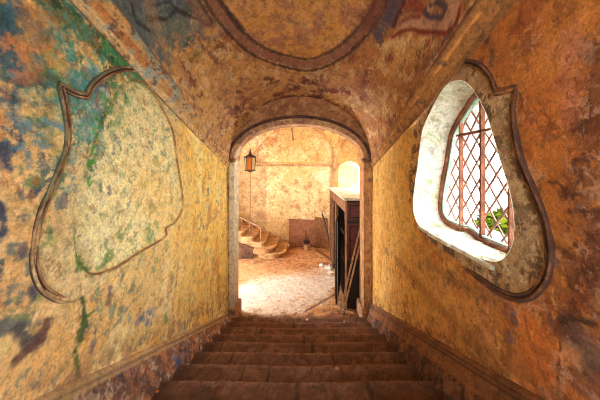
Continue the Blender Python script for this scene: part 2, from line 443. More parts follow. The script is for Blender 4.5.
p.line([(125, 310), (132, 300)], 3, (86, 96, 120), .6, 1.8)
p.line([(140, 318), (146, 322)], 5, (86, 110, 160), .75, 1.8, brk=.4)
p.line([(2, 328), (18, 322), (30, 326)], 8.5, (92, 104, 106), .9, 1.4, .2)
p.line([(20, 330), (24, 345), (38, 340)], 8, (78, 80, 84), .88, 1.4, .2)
p.line([(47, 320), (40, 340), (16, 360)], 4, (104, 70, 66), .9, 1.3, .2)
p.line([(12, 316), (30, 318)], 3, (110, 140, 80), .6, 1.6)
p.mix(p.area([(4, 348)], 9, .4)*.8, (226, 206, 140), .8)
p.line([(155, 180), (190, 250), (205, 300)], 14, (240, 196, 110), .5, 1.6)
for i in range(34):
    x = random.uniform(168, 224); y = random.uniform(170, 310)
    p.line([(x, y), (x-.6, y+random.uniform(8, 30))], random.uniform(.7, 1.5), random.choice([(206, 140, 60), (232, 206, 140), (190, 130, 66)]), .55, 1.4)
# dirt where wall meets stair
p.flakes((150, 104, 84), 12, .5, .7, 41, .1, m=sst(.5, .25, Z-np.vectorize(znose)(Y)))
p.C = np.clip(p.C*np.array([1.07, 1.08, 1.02]), 0, .9)
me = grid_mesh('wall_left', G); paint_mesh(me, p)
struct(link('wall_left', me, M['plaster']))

# right wall with the real opening
G = wall_points(XR); P = G.reshape(-1, 3); Y, Z = P[:, 1].copy(), P[:, 2].copy()
ins = inside(OPEN_S, Y, Z); d, nr = sdist(OPEN_S, Y, Z)
n_, m_ = G.shape[:2]; idx = np.arange(n_*m_).reshape(n_, m_)
quads = np.stack([idx[:-1, :-1], idx[1:, :-1], idx[1:, 1:], idx[:-1, 1:]], -1).reshape(-1, 4)
cnt = ins[quads].sum(1); keep = cnt < 4
edge = np.zeros(len(P), bool); mixed = (cnt > 0) & (cnt < 4)
edge[quads[mixed].ravel()] = True; snap = edge & ins
P[snap, 1] = nr[snap, 0]; P[snap, 2] = nr[snap, 1]
P[:, 0] += (fbm(P, 3.0, 15, 3)-.5)*.02*sst(0, .1, d)
Y, Z = P[:, 1], P[:, 2]
p = Paint(P, np.stack([Y, Z], -1), lambda x, y: on_x(XR, x, y), wall_scale(XR), (196, 122, 56))
p.flakes((214, 142, 64), 3, .5, .7, 51, .2)
p.flakes((170, 92, 44), 3.5, .55, .7, 52, .15)
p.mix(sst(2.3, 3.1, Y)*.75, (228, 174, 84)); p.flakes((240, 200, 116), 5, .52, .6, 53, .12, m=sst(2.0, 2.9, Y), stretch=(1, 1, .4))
p.mix(p.area([(400, 150), (395, 220), (420, 290)], 26, .9)*.6, (232, 184, 92))
p.mix(p.area([(470, 320), (430, 300)], 34, .9)*.45, (214, 160, 84))
p.mix(p.area([(530, 330), (540, 370)], 26, .9)*.7, (206, 104, 34))
p.mix(p.area([(560, 160), (560, 100)], 30, .9)*.5, (200, 114, 50))
nearR = p.area([(598, 60), (596, 200), (594, 330), (575, 390)], 26, .8)
p.flakes((132, 84, 60), 5, .45, .8, 54, .1, m=nearR)
p.flakes((190, 150, 120), 14, .60, .7, 55, .05, .8, m=nearR)
p.flakes((96, 52, 34), 9, .56, .8, 56, .06, .25, m=np.clip(nearR+.25, 0, 1))
p.mix(p.area([(570, 40), (566, 70)], 13, .7)*.55, (196, 128, 104), .7)
p.mix(p.area([(572, 88), (566, 120)], 9, .7)*.5, (206, 130, 96), .7)
p.mix(p.area([(585, 340), (596, 370)], 20, .6)*.75, (112, 84, 74), .2)
p.line([(562, 330), (578, 360), (582, 385), (598, 398)], 3, (178, 136, 112), .75, 2, brk=.4)
p.line([(556, 300), (562, 330), (560, 398)], 1.6, (84, 50, 34), .8, 1.6, .1)
p.line([(556, 330), (570, 318), (598, 326)], 2.2, (70, 44, 34), .8, 1.6, .1)
p.line([(548, 182), (560, 184), (575, 196), (592, 192)], 1.6, (70, 44, 34), .75, 1.2, .1)
p.line([(576, 160), (582, 200), (570, 230)], 3, (70, 56, 60), .5, 1.8, brk=.45)
p.flakes((206, 148, 104), 6, .58, .6, 57, .08, .8, m=sst(1.9, 1.4, Y)); p.flakes((130, 76, 44), 12, .62, .6, 58, .08, .2, m=sst(2.2, 1.5, Y))
# stone-coloured band round the window
band = inside(BAND+[(2.62, 1.95), (2.84, 2.2), (2.80, 2.6), (2.70, 3.0)], Y, Z)
dbo, _ = sdist(BAND, Y, Z, False)
bm_ = band*sst(0, .03, dbo)
p.mix(bm_*sst(3.0, 2.3, Y)*.85, (186, 154, 112)); 
p.flakes((206, 182, 140), 10, .5, .7, 61, .1, m=bm_*sst(2.7, 2.2, Y))
p.flakes((96, 72, 58), 13, .56, .85, 62, .06, .2, m=bm_)
p.line([(500, 100), (506, 160), (530, 230), (520, 270)], 6, (190, 160, 122), .5, 1.6)
p.mix(p.area([(440, 72), (420, 100)], 16, .9)*.5, (140, 104, 76))
# stains under
for i in range(60):
    x = random.uniform(385, 560); y = random.uniform(235, 345)
    p.line([(x, y), (x+random.uniform(-1, 2), y+random.uniform(3, 12))], random.uniform(.9, 2.2), random.choice([(104, 84, 76), (130, 84, 44), (92, 62, 48), (226, 170, 90)]), .6, 1.6)
p.line([(500, 295), (512, 310), (514, 350)], 5, (110, 104, 116), .6, 1.8, brk=.42)
p.line([(430, 265), (470, 290), (500, 300)], 5, (120, 80, 50), .5, 1.8)
p.line([(400, 265), (440, 310), (480, 345), (530, 375)], 6, (150, 92, 50), .5, 1.8)
p.line([(488, 40), (492, 56), (490, 66)], 3, (80, 60, 54), .7, 1.6)
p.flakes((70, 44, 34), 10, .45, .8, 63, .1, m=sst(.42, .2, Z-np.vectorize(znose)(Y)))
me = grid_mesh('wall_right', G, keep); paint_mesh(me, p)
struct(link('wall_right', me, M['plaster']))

# ------------------------------------------------------------------ ceiling vault (one barrel descending with the stair)
nu = 260; ang = np.linspace(0, math.pi, nu)
Yv = np.concatenate([np.linspace(-2.5, .9, 30)[:-1], np.arange(.9, YA, .0125), [YA]])
A, V = np.meshgrid(ang, Yv, indexing='ij')
G = np.stack([XM-hw(V)*np.cos(A), V, zup(V)+1.1*np.sin(A)], -1)
P = G.reshape(-1, 3); S = np.stack([V.ravel(), A.ravel()*1.1], -1)
P[:, 2] += (fbm(P, 2.2, 8, 3)-.5)*.025
p = Paint(P, S, on_vault, lambda c: np.array([70., 85.]) * (2.7/max(c[0], 1.2)), (190, 138, 84))
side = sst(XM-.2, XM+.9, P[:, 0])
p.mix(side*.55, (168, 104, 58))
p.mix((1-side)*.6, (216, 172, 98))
p.flakes((206, 156, 92), 3, .5, .7, 71, .15, stretch=(1, .5, 1)); p.flakes((150, 102, 72), 4, .58, .5, 72, .14, .3, stretch=(1, .5, 1)); p.flakes((104, 70, 58), 13, .66, .65, 75, .08, .2, stretch=(1, .5, 1))
p.flakes((120, 66, 58), 7, .64, .8, 73, .06, .2, stretch=(1, .45, 1)); p.flakes((222, 192, 140), 11, .58, .7, 74, .08, stretch=(1, .5, 1))
p.mix(p.area([(230, 100), (300, 88), (370, 100)], 16, .9)*.35, (150, 110, 90))
for i in range(46):
    x = random.gauss(300, 34); y = random.uniform(78, 112)
    p.line([(x, y), (x+random.uniform(2, 9), y+random.uniform(-3, 3))], random.uniform(1, 2.4), random.choice([(110, 48, 44), (126, 60, 54), (92, 50, 56)]), .8, 1.4)
# medallion ring
ringp = [(206, -20), (212, 0), (226, 22), (248, 44), (275, 58), (306, 65), (330, 58), (352, 42), (370, 22), (382, 0), (388, -20)]
sm = [tuple(q) for q in catmull(ringp, 4)]
poly = [on_vault(*q) for q in sm]; Sx = inside(poly+[(1.5, poly[-1][1]), (1.5, poly[0][1])], S[:, 0], S[:, 1])
p.mix(Sx*.6, (204, 146, 84)); p.flakes((206, 150, 70), 6, .5, .6, 81, .1, m=Sx*1.0); p.flakes((150, 100, 90), 6, .56, .6, 82, .08, m=Sx*1.0)
p.line(sm, 5.5, (140, 98, 78), .8, .5)
p.line(sm, 4, (96, 88, 98), .6, 1.6, brk=.45); p.line(sm, 3, (170, 100, 60), .6, 2.0, brk=.55)
off = lambda k: [(300+(x-300)*k, 0+(y+20)*k-20) for x, y in sm]
p.line(off(1.075), 1.5, (62, 44, 44), .85, .6); p.line(off(.93), 1.4, (66, 46, 44), .8, .6)
p.line(off(1.12), 1.2, (150, 104, 76), .5, .6)
# blue grey scroll painting, left
bl = p.area([(128, 8), (150, 20), (178, 16)], 22, .5, .8)
p.mix(bl*.85, (74, 104, 122)); p.flakes((60, 100, 92), 9, .5, .8, 83, .08, m=bl); p.flakes((130, 146, 140), 12, .58, .7, 84, .06, m=bl)
p.line([(110, 2), (128, 22), (146, 36), (168, 62)], 5, (92, 112, 118), .8, 1.2)
p.line([(150, 32), (176, 26), (200, 24)], 6, (118, 128, 112), .75, 1.2)
p.line([(132, 6), (136, 22), (150, 32)], 1.3, (40, 44, 62), .85, .6)
p.line([(148, 20), (166, 20), (176, 10), (188, 14), (210, 25)], 1.5, (50, 42, 56), .85, .6)
p.line([(150, 6), (170, 2), (176, 8)], 1.2, (40, 52, 66), .7, .6)
p.line([(192, -4), (200, 12), (212, 24)], 6, (140, 108, 92), .75, 1.0)
p.line([(196, -4), (204, 8), (212, 22)], 1.4, (66, 48, 50), .8, .6)
p.line([(218, -4), (230, 14), (244, 30)], 1.4, (56, 42, 48), .8, .6)
p.line([(196, 28), (208, 39), (220, 34)], 2.5, (140, 130, 122), .7, 1.0)
p.line([(220, 34), (240, 52)], 1.6, (128, 62, 48), .6, .8)
p.line([(176, 34), (174, 50), (166, 56)], 4, (92, 112, 70), .6, 1.8, brk=.42)
p.line([(186, 60), (200, 56)], 3, (120, 110, 60), .5, 1.8)
p.line([(150, 6), (160, 40), (190, 90)], 5, (200, 170, 120), .35, 1.6)
# pink ribbon with blue curl, right
p.mix(p.area([(372, 22), (392, 8), (408, 6)], 15, .6)*.7, (112, 62, 46))
p.line([(378, 40), (384, 24), (396, 6), (402, -4)], 6, (72, 70, 92), .8, 1.4)
p.line([(402, 26), (418, 22), (432, 26), (446, 24), (455, 12), (450, 0)], 6, (190, 144, 116), .9, .6)
p.line([(392, 38), (402, 32), (414, 31), (424, 34), (432, 33), (446, 34), (456, 24), (460, 8)], 1.7, (126, 44, 34), .95, .5)
p.line([(400, 24), (410, 18), (420, 17)], 1.6, (120, 44, 40), .8, .6)
p.line([(424, 12), (430, 18), (442, 18), (446, 8), (438, 2), (430, 6)], 2.4, (48, 44, 66), .9, .6)
p.line([(404, 8), (412, 4), (420, 10)], 4, (150, 60, 44), .7, 1.2)
p.line([(394, 26), (400, 12), (404, 2)], 1.8, (84, 34, 34), .85, .8)
# painted dark lines beside right cornice
p.line([(480, -6), (462, 24), (440, 48), (424, 70)], 2.2, (70, 64, 84), .75, 1.5, brk=.4)
p.line([(482, -6), (462, 22)], 2.6, (40, 44, 70), .7, 1.0)
p.line([(436, 50), (424, 66), (414, 90)], 3, (130, 88, 60), .5, 1.2)
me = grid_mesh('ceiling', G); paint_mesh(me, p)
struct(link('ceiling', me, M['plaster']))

# ------------------------------------------------------------------ cornices
def cornice(name, X, sgn, seed):
    yy = np.concatenate([np.linspace(-2.5, .9, 20)[:-1], np.arange(.9, YA, .014), [YA]])
    prof = [(0, -.155), (.022, -.150), (.03, -.132), (.03, -.12), (.055, -.10), (.07, -.075), (.075, -.05), (.085, -.045), (.10, -.03), (.112, -.004), (.108, .02)]
    pr = []
    for a, b in zip(prof[:-1], prof[1:]):
        for k in range(4): pr.append((a[0]+(b[0]-a[0])*k/4, a[1]+(b[1]-a[1])*k/4))
    pr.append(prof[-1])
    G = np.array([[(X+sgn*(a*(1.2-hw(y)+.012)/.112), y, zup(y)+b*(.55+.45*min(1, (1.2-hw(y))/.1))) for (a, b) in pr] for y in yy])
    P = G.reshape(-1, 3)
    st = np.stack([P[:, 1], np.tile(np.linspace(0, 1, len(pr)), len(yy))], -1)
    p = Paint(P, st, None, None, (206, 164, 104) if sgn > 0 else (176, 122, 66))
    s = st[:, 1]; y = P[:, 1]
    nb = fbm(P*np.array((1, .25, 1)), 14, seed, 4)
    if sgn > 0:
        p.mix(sst(.36, .42, s)*sst(.66, .6, s)*(nb > .42)*.7, (196, 124, 66))
        p.mix(sst(.78, .84, s)*sst(3.4, 1.4, y)*.9*sst(.3, .5, nb), (104, 150, 150))
        p.mix(sst(.06, .02, s)*.8, (120, 96, 70))
        p.mix((s < .36)*.6, (224, 194, 138)); p.flakes((232, 208, 154), 8, .52, .7, seed+1, .08, m=(s < .36)*1.0); p.mix(sst(.09, .03, s)*.8, (96, 74, 56)); p.mix(sst(.93, .98, s)*.6, (84, 72, 66)); p.flakes((150, 170, 160), 10, .6, .8, seed+2, .06, m=sst(3.6, 2.2, y))
        p.mix(sst(2.6, 4, y)*.5, (222, 182, 110))
    else:
        p.mix(sst(.5, .6, s)*sst(.75, .68, s)*(nb > .4)*.9, (226, 160, 88))
        p.mix(sst(.8, .9, s)*sst(.3, .6, nb)*.7, (108, 84, 74)); p.mix(sst(.3, .1, s)*.5, (120, 78, 46))
    p.flakes((110, 76, 60), 16, .62, .8, seed+3, .05, .2)
    me = grid_mesh(name, G, flip=sgn < 0); paint_mesh(me, p); return struct(link(name, me, M['plaster']))
cornice('trim_1', XL, 1, 101); cornice('trim_2', XR, -1, 111)

# ------------------------------------------------------------------ plinths along the stair (splayed foot, rubble showing on the left)
def plinth(name, X, sgn, ztop, foot, seed):
    yy = np.concatenate([np.linspace(-2.5, .9, 12)[:-1], np.arange(.9, YA, .014), [YA]]); rows = []
    for y in yy:
        zt = ztop(y); zn = znose(y)-.13; ft = foot
        prof = [(0, zt+.02), (.012, zt+.018), (.03, zt+.006), (.034, zt-.006), (.02, zt-.014), (.022, zt-.024), (.034, zt-.03), (.03, zt-.045)]
        for k in range(1, 30):
            t = k/29; prof.append((.03+(ft-.03)*t**.8, (zt-.045)*(1-t)+zn*t))
        rows.append([(X+sgn*a, y, z) for a, z in prof])
    G = np.array(rows); P = G.reshape(-1, 3); k_ = np.tile(np.arange(G.shape[1]), len(yy))
    body = (k_ > 7)
    P[:, 0] += sgn*body*(fbm(P, 7, seed, 4)-.5)*(.05 if sgn > 0 else .035)*sst(7, 14, k_)
    p = Paint(P, P[:, 1:], None, None, (150, 112, 92) if sgn > 0 else (104, 66, 46))
    if sgn > 0:
        p.flakes((108, 78, 70), 8, .48, .7, seed, .12, .2); p.flakes((190, 130, 90), 9, .56, .8, seed+1, .06); p.flakes((70, 92, 140), 5, .66, .9, seed+2, .04, .3)
        p.flakes((206, 186, 160), 12, .62, .7, seed+3, .05, .8); p.mix((k_ <= 7)*.75, (206, 172, 116)); p.mix((k_ == 5)*.6, (110, 84, 66))
        p.flakes((82, 60, 54), 14, .6, .7, seed+6, .05, .1, m=body)
    else:
        p.flakes((54, 38, 36), 7, .45, .85, seed, .08, .2); p.flakes((150, 100, 64), 9, .6, .7, seed+1, .06)
        p.mix((k_ <= 7)*.6, (150, 98, 52)); p.mix(((k_ == 4) | (k_ == 7))*.7, (52, 34, 30)); p.mix((k_ > 7)*(k_ < 16)*.45, (164, 108, 58))
    me = grid_mesh(name, G, flip=sgn > 0); paint_mesh(me, p); return struct(link(name, me, M['plaster']))
plinth('baseboard_left', XL, 1, lambda y: .15+.425*(YA-y), .17, 121)
plinth('baseboard_right', XR, -1, lambda y: .30+.372*(YA-y), .155, 131)

# ------------------------------------------------------------------ arch wall with its opening
def arch_curve(half, zs, rise, n, cx=-.07):
    """jamb foot -> spring -> crown -> spring -> foot, n points on each jamb"""
    pts = []
    for k in range(n): pts.append((cx-half, zs*k/n))
    m = 3*n
    for k in range(m+1):
        a = math.pi*(1-k/m); pts.append((cx+half*math.cos(a), zs+rise*math.sin(a)))
    for k in range(n-1, -1, -1): pts.append((cx+half, zs*k/n))
    return np.array(pts)
NA = 46
inner = arch_curve(1.085, 2.72, .585, NA); mould = arch_curve(1.17, 2.72, .70, NA)
def outer_arch():
    o = []
    for (x, z) in mould:
        if z <= 2.66: o.append((XL-.03 if x < XM else XR+.03, z))
        else:
            a = math.atan2(z-2.66, x-XM); o.append((XM+1.205*math.cos(a), 2.66+1.16*math.sin(a)))
    return np.array(o)
outr = outer_arch(); nr_ = 12
rows = [inner[:, :]*(1-t)+mould*t for t in np.linspace(0, 1, 5)[:-1]]+[mould*(1-t)+outr*t for t in np.linspace(0, 1, nr_)]
G = np.array([[(x, YA, z) for x, z in r] for r in rows])
back = []                                                                # reveal going through, and the back face
for t in np.linspace(1, 0, 14)[:-1]: back.append([(x, YA+(YB-YA)*t, z) for x, z in inner])
G = np.concatenate([np.array(back), G], 0)
P = G.reshape(-1, 3); r_ = np.repeat(np.arange(G.shape[0]), G.shape[1])
p = Paint(P, P[:, [0, 2]], lambda x, y: on_y(YA, x, y), lambda c: np.array([60., 60.]), (196, 150, 96))
p.flakes((170, 124, 96), 6, .48, .8, 141, .1); p.flakes((226, 188, 128), 7, .55, .7, 142, .08); p.flakes((110, 72, 60), 12, .6, .85, 143, .05, .2)
p.mix((r_ < 17)*.35, (176, 140, 116)); p.mix((r_ < 17)*(P[:, 0] < -1)*(P[:, 2] < 2.7)*.8, (226, 222, 190))  # left jamb whitened in its colour to look lit from the hall
p.flakes((240, 236, 214), 8, .5, .7, 144, .1, m=(r_ < 13)*(P[:, 0] < -1)*1.0)
p.mix((r_ >= 17)*sst(2.7, 2.9, P[:, 2])*.85, (146, 98, 64)); p.flakes((196, 150, 100), 9, .55, .6, 146, .06, m=(r_ >= 17)*1.0); p.mix((r_ < 17)*(P[:, 0] > .9)*.5, (200, 140, 76))
p.line([(252, 120), (275, 108), (300, 104), (330, 108), (352, 122)], 2, (110, 60, 52), .5, 1.8, brk=.5)
p.flakes((96, 60, 40), 9, .4, .7, 145, .1, m=sst(.6, .1, P[:, 2]))
me = grid_mesh('wall_front', G); paint_mesh(me, p); struct(link('wall_front', me, M['plaster']))
# raised bead round the arch, imposts and plinth blocks
pts = []
mc = mould[NA-1:-(NA-1)]
for i, (x, z) in enumerate(mc):
    t = mc[min(i+1, len(mc)-1)]-mc[max(i-1, 0)]; t = t/np.linalg.norm(t)
    pts.append(((x, YA, z), (-t[1], 0, t[0]), (0, -1, 0)))
bmx = sweep(pts, [(-.022, -.002), (-.022, .03), (-.012, .04), (0, .034), (.008, .045), (.02, .045), (.026, .03), (.026, -.002)])
M['bead'] = simple('arch_bead', (52, 34, 30), (84, 56, 46), (120, 84, 66), scale=9, bump=.5)
struct(bm_obj('trim_3', bmx, M['bead'], smooth=False))
def blocks(name, x0, x1, cap):
    b = bmesh.new()
    box(b, (x0, YA-.055, 0), (x1, YB+.03, .20), .012); box(b, (x0+.0, YA-.035, .20), (x1, YB+.02, .235), .012)
    return struct(bm_obj(name, b, M['rubblestone']))
M['rubblestone'] = simple('base_stone', (104, 68, 50), (170, 124, 86), (196, 152, 106), scale=7, bump=.6)
blocks('trim_4', XL+.02, -1.105, 0); blocks('trim_5', .965, XR-.02, 0)
def impost(name, x0, x1):
    b = bmesh.new()
    for z0, z1, e in ((2.66, 2.69, .012), (2.69, 2.715, .026), (2.715, 2.73, .038)): box(b, (x0-e, YA-e-.005, z0), (x1+e, YA+.10, z1), .004)
    return struct(bm_obj(name, b, M['ridge']))
impost('trim_6', XL+.03, -1.165); impost('trim_7', 1.025, XR-.035)

# ------------------------------------------------------------------ back of the corridor: landing, rear wall with an unseen opening added to let sky light in
bmx = bmesh.new()
zl = RISE*15
for lo, hi in (((-1.3, -2.62, zl), (-.60, -2.5, 6.2)), ((.50, -2.62, zl), (1.2, -2.5, 6.2)), ((-.60, -2.62, zl+2.1), (.50, -2.5, 6.2))):
    box(bmx, lo, hi)
struct(bm_obj('wall_back', bmx, M['ochre']))

# ------------------------------------------------------------------ ridge mouldings round niche (left) and window (right)
def ridge(name, X, sgn, mat, close=False):
    path = outer_path(sgn > 0); pts = []; fat = .62 if sgn > 0 else .66
    for i, (y, z) in enumerate(path):
        a = np.array(path[max(i-1, 0)]); b = np.array(path[min(i+1, len(path)-1)]); t = (b-a)/np.linalg.norm(b-a)
        o = np.array((t[1], -t[0]))            # away from the opening
        if np.dot(o, np.array((y-2.05, z-2.6))) < 0: o = -o
        k = min(1, (len(path)-1-i)/12)*min(1, .4+i/10)
        pts.append((((X, y, z)), (0, o[0]*k, o[1]*k), (sgn*k, 0, 0)))
    prof = [(-.034, -.01), (-.032, .012), (-.024, .022), (-.014, .018), (-.008, .006), (.002, .006), (.008, .024), (.018, .036), (.030, .032), (.036, .016), (.038, -.01)]
    prof = [(a*fat, c*fat*.8) for a, c in prof]
    b = sweep(pts, prof)
    bmesh.ops.recalc_face_normals(b, faces=b.faces)
    me = bpy.data.meshes.new(name); b.to_mesh(me); b.free(); me.polygons.foreach_set('use_smooth', [True]*len(me.polygons))
    P = np.array([v.co[:] for v in me.vertices]); k = np.arange(len(P)) % len(prof)
    p = Paint(P, P[:, 1:], None, None, (176, 140, 100) if sgn > 0 else (150, 104, 68))
    dark = (k <= 1) | (k == 4) | (k == 5) | (k >= 9)
    p.mix(dark*.95, (40, 34, 32) if sgn > 0 else (44, 30, 28))
    if sgn > 0:
        p.mix((k >= 6)*(P[:, 2] > 2.4)*.55, (60, 90, 66)); p.mix((k <= 3)*.5*(p.nz > .45), (150, 74, 52)); p.flakes((230, 200, 150), 14, .6, .7, 201, .06, m=~dark*1.0)
    else:
        p.flakes((74, 46, 38), 12, .5, .8, 202, .06); p.mix((k >= 6)*.4, (92, 54, 40))
    p.flakes((90, 62, 50), 20, .6, .7, 203, .06)
    paint_mesh(me, p); return struct(link(name, me, M['plaster']))
ridge('trim_8', XL, 1, M['ridge_green']); ridge('trim_9', XR, -1, M['ridge'])
# thin far edge line of the blind niche
def niche_edge():
    path = [q for q in NICHE_S]; pts = []
    sel = [i for i, (y, z) in enumerate(path) if (y > 1.9 and z > 2.05) or (z < 2.05 and y > 1.50)]
    sel = sorted(sel); n = len(path)
    gap = max(range(1, len(sel)), key=lambda q: sel[q]-sel[q-1])
    if sel[gap]-sel[gap-1] > 4: sel = sel[gap:]+sel[:gap]
    for i in sel:
        y, z = path[i]; a = np.array(path[i-1]); b = np.array(path[(i+1) % n]); t = (b-a)/np.linalg.norm(b-a); o = np.array((t[1], -t[0]))
        if np.dot(o, np.array((y-2.05, z-2.6))) < 0: o = -o
        pts.append(((XL, y, z), (0, o[0], o[1]), (1, 0, 0)))
    return struct(bm_obj('trim_10', sweep(pts, [(-.005, -.01), (-.003, .005), (.004, .007), (.009, .003), (.010, -.006)]), M['nicheline'], smooth=True))
niche_edge()

# ------------------------------------------------------------------ window: embrasure, frame, glazing bars, diamond grille
XF = 1.42
pts_in = OPEN_S; pts_out = FRAME_S; n = len(pts_in)
rows = []
for t in np.linspace(0, 1, 16):
    rows.append([(XR-.004+(XF-XR+.03)*t, a[0]*(1-t)+b[0]*t, a[1]*(1-t)+b[1]*t) for a, b in zip(pts_in, pts_out)])
for t in np.linspace(.1, 1, 6):
    rows.append([(XF+.026+.22*t, b[0], b[1]) for b in pts_out])
G = np.array(rows); G = np.concatenate([G, G[:, :1]], 1)
win = bpy.data.objects.new('window_1', None); COL.objects.link(win); win.location = (0, 0, 0); struct(win)
Pn = G.reshape(-1, 3); Pn[:, 1:] += (fbm(Pn, 6, 3, 3)-.5)[:, None]*.02*sst(0, .05, Pn[:, 0:1]-XR)
me = grid_mesh('window_reveal', G); p = Paint(Pn, Pn[:, 1:], None, None, (236, 234, 216))
p.flakes((214, 212, 182), 6, .54, .7, 151, .1); p.flakes((180, 166, 120), 10, .66, .7, 152, .06); p.flakes((160, 184, 120), 7, .72, .8, 153, .05)
p.flakes((238, 236, 224), 5, .52, .7, 154, .1)
paint_mesh(me, p); link('window_reveal', me, M['plaster'], win)
# outer thickness of the wall around the opening (seen from outside / stops light)
b = bmesh.new()
box(b, (1.20, .6, .2), (1.64, 1.36, 3.7)); box(b, (1.20, 2.76, .0), (1.64, 4.6, 3.7)); box(b, (1.20, 1.36, .2), (1.64, 2.76, 1.90)); box(b, (1.20, 1.36, 3.28), (1.64, 2.76, 3.8))
struct(bm_obj('wall_outer_right', b, M['white_plaster']))
def frame_sweep(name, scale_in, w_, x0, x1, mat, parent):
    pts = []; q = [tuple(c) for c in FRAME_S]; n = len(q)
    for i, (y, z) in enumerate(q):
        a = np.array(q[i-1]); c = np.array(q[(i+1) % n]); t = (c-a)/np.linalg.norm(c-a); o = np.array((t[1], -t[0]))
        if np.dot(o, np.array((y-2.05, z-2.6))) > 0: o = -o
        pts.append(((0, y, z), (0, o[0], o[1]), (1, 0, 0)))
    prof = [(scale_in, x0), (scale_in+w_, x0), (scale_in+w_, x1), (scale_in, x1), (scale_in, x0)]
    return bm_obj(name, sweep(pts, prof, True), mat, parent)
fr = frame_sweep('window_frame', -.02, .045, XF-.03, XF+.03, M['redwood'], win)
frame_sweep('inner_bead', .035, .014, XF-.012, XF+.02, M['palegreen'], win)['label'] = 'pale green inner bead'
def zspan(y):
    zs = []; q = FRAME_S
    for i in range(len(q)):
        (y0, z0), (y1, z1) = q[i], q[(i+1) % len(q)]
        if (y0-y)*(y1-y) <= 0 and y0 != y1: zs.append(z0+(z1-z0)*(y-y0)/(y1-y0))
    return min(zs), max(zs)
for y, wd in ((2.335, .014), (2.06, .022), (1.775, .016)):
    z0, z1 = zspan(y); b = bmesh.new(); bar(b, (XF, y, z0), (XF, y, z1), wd, .035, up=(1, 0, 0)); bm_obj('glazing_bar', b, M['redwood'], win)
b = bmesh.new(); ya, yb = 1.70, 2.39; bar(b, (XF, ya, 2.865), (XF, yb, 2.865), .035, .020); bm_obj('glazing_bar', b, M['redwood'], win)
# diamond lattice just behind the bars
b = bmesh.new(); dy, dz = .15, .185; xg = XF+.05
def clip_line(y0, z0, sy):
    ts = np.linspace(-1.6, 1.6, 500); yy = y0+ts*dy; zz = z0+ts*sy*dz
    k = inside(FRAME_S, yy, zz); return yy[k], zz[k]
for k in range(-14, 15):
    for sy in (1, -1):
        ts = np.linspace(-9, 9, 1500); yy = 2.05+k*dy+ts*dy; zz = 2.6+ts*sy*dz
        m = inside(FRAME_S, yy, zz)
        if m.sum() < 8: continue
        i0, i1 = np.where(m)[0][[0, -1]]
        tube(b, [(xg+.008*sy, yy[i0], zz[i0]), (xg+.008*sy, yy[i1], zz[i1])], .009, 6)
bm_obj('lattice_grille', b, M['grille'], win)
# stone sill, broken at its edge
b = bmesh.new()
box(b, (XR-.02, 1.56, 1.955), (XF-.03, 2.02, 1.985), .006, .004); box(b, (XR-.035, 2.0, 1.96), (XF-.03, 2.34, 1.992), .006, .005)
box(b, (XR-.03, 2.33, 1.975), (XF-.03, 2.56, 2.0), .006, .005)
bm_obj('window_sill', b, M['white_plaster'], win)

# ------------------------------------------------------------------ corridor stair
st = empty('stone_staircase', (XM, D0, 0), 'worn dark brown stone staircase descending between the two yellow corridor walls', 'staircase')
bsegs = 120
for k in range(1, 16):
    z = k*RISE; yn = D0-k*TREAD; yb_ = yn-TREAD-.02 if k < 15 else -2.5
    if k == 15: yn = D0-15*TREAD
    b = bmesh.new()
    # cross-section swept across the width so that the nosing can be worn
    xs = np.linspace(-1.17-XM, 1.08-XM, bsegs)
    prof = [(yb_, z-.004)]+[(yb_+(yn-.03-yb_)*t, z-.002) for t in (.08, .14, .2, .3, .45, .6, .75, .88)]+[(yn-.03, z), (yn-.008, z-.003), (yn+.006, z-.012), (yn+.008, z-.026), (yn-.004, z-.036), (yn-.006, z-RISE-.01)]
    rings = []; npf = len(prof)
    for x in xs:
        r = []
        for j, (y, zz) in enumerate(prof):
            wear = .012*math.exp(-(x/.5)**2)+random.uniform(0, .006)
            ch = random.uniform(.0, .016) if random.random() < .12 else 0
            r.append(b.verts.new((x, y-D0-(wear+ch if 9 <= j <= 12 else 0), zz-(wear*.6+ch*.6 if 9 <= j <= 11 else 0))))
        rings.append(r)
    for r0, r1 in zip(rings[:-1], rings[1:]):
        for j in range(len(prof)-1): b.faces.new((r0[j], r0[j+1], r1[j+1], r1[j]))
    bot = [[b.verts.new((x, yb_-D0, z-RISE-.01))] for x in xs]
    for i in range(len(xs)-1):
        b.faces.new((rings[i][0], rings[i+1][0], bot[i+1][0], bot[i][0])); b.faces.new((rings[i][-1], rings[i+1][-1], bot[i+1][0], bot[i][0]))
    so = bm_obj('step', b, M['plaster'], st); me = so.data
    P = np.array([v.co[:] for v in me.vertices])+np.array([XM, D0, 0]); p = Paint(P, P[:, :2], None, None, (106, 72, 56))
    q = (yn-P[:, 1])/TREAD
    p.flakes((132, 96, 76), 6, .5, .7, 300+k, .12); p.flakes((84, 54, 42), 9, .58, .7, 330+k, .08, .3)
    p.mix(sst(.62, .98, q+(p.nz-.5)*.3)*.62, (62, 41, 32), .3); p.mix(sst(.22, .02, q+(p.nz-.5)*.2)*.55, (152, 112, 88))  # tread backs darker for dirt and painted-in occlusion, nosings paler for wear
    for xj in [random.uniform(-1, .9) for _ in range(2)]: p.mix((np.abs(P[:, 0]-xj) < .012)*.7, (50, 33, 27), .1)
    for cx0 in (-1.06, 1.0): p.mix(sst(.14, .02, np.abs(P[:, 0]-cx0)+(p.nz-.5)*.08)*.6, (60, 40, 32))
    paint_mesh(me, p)
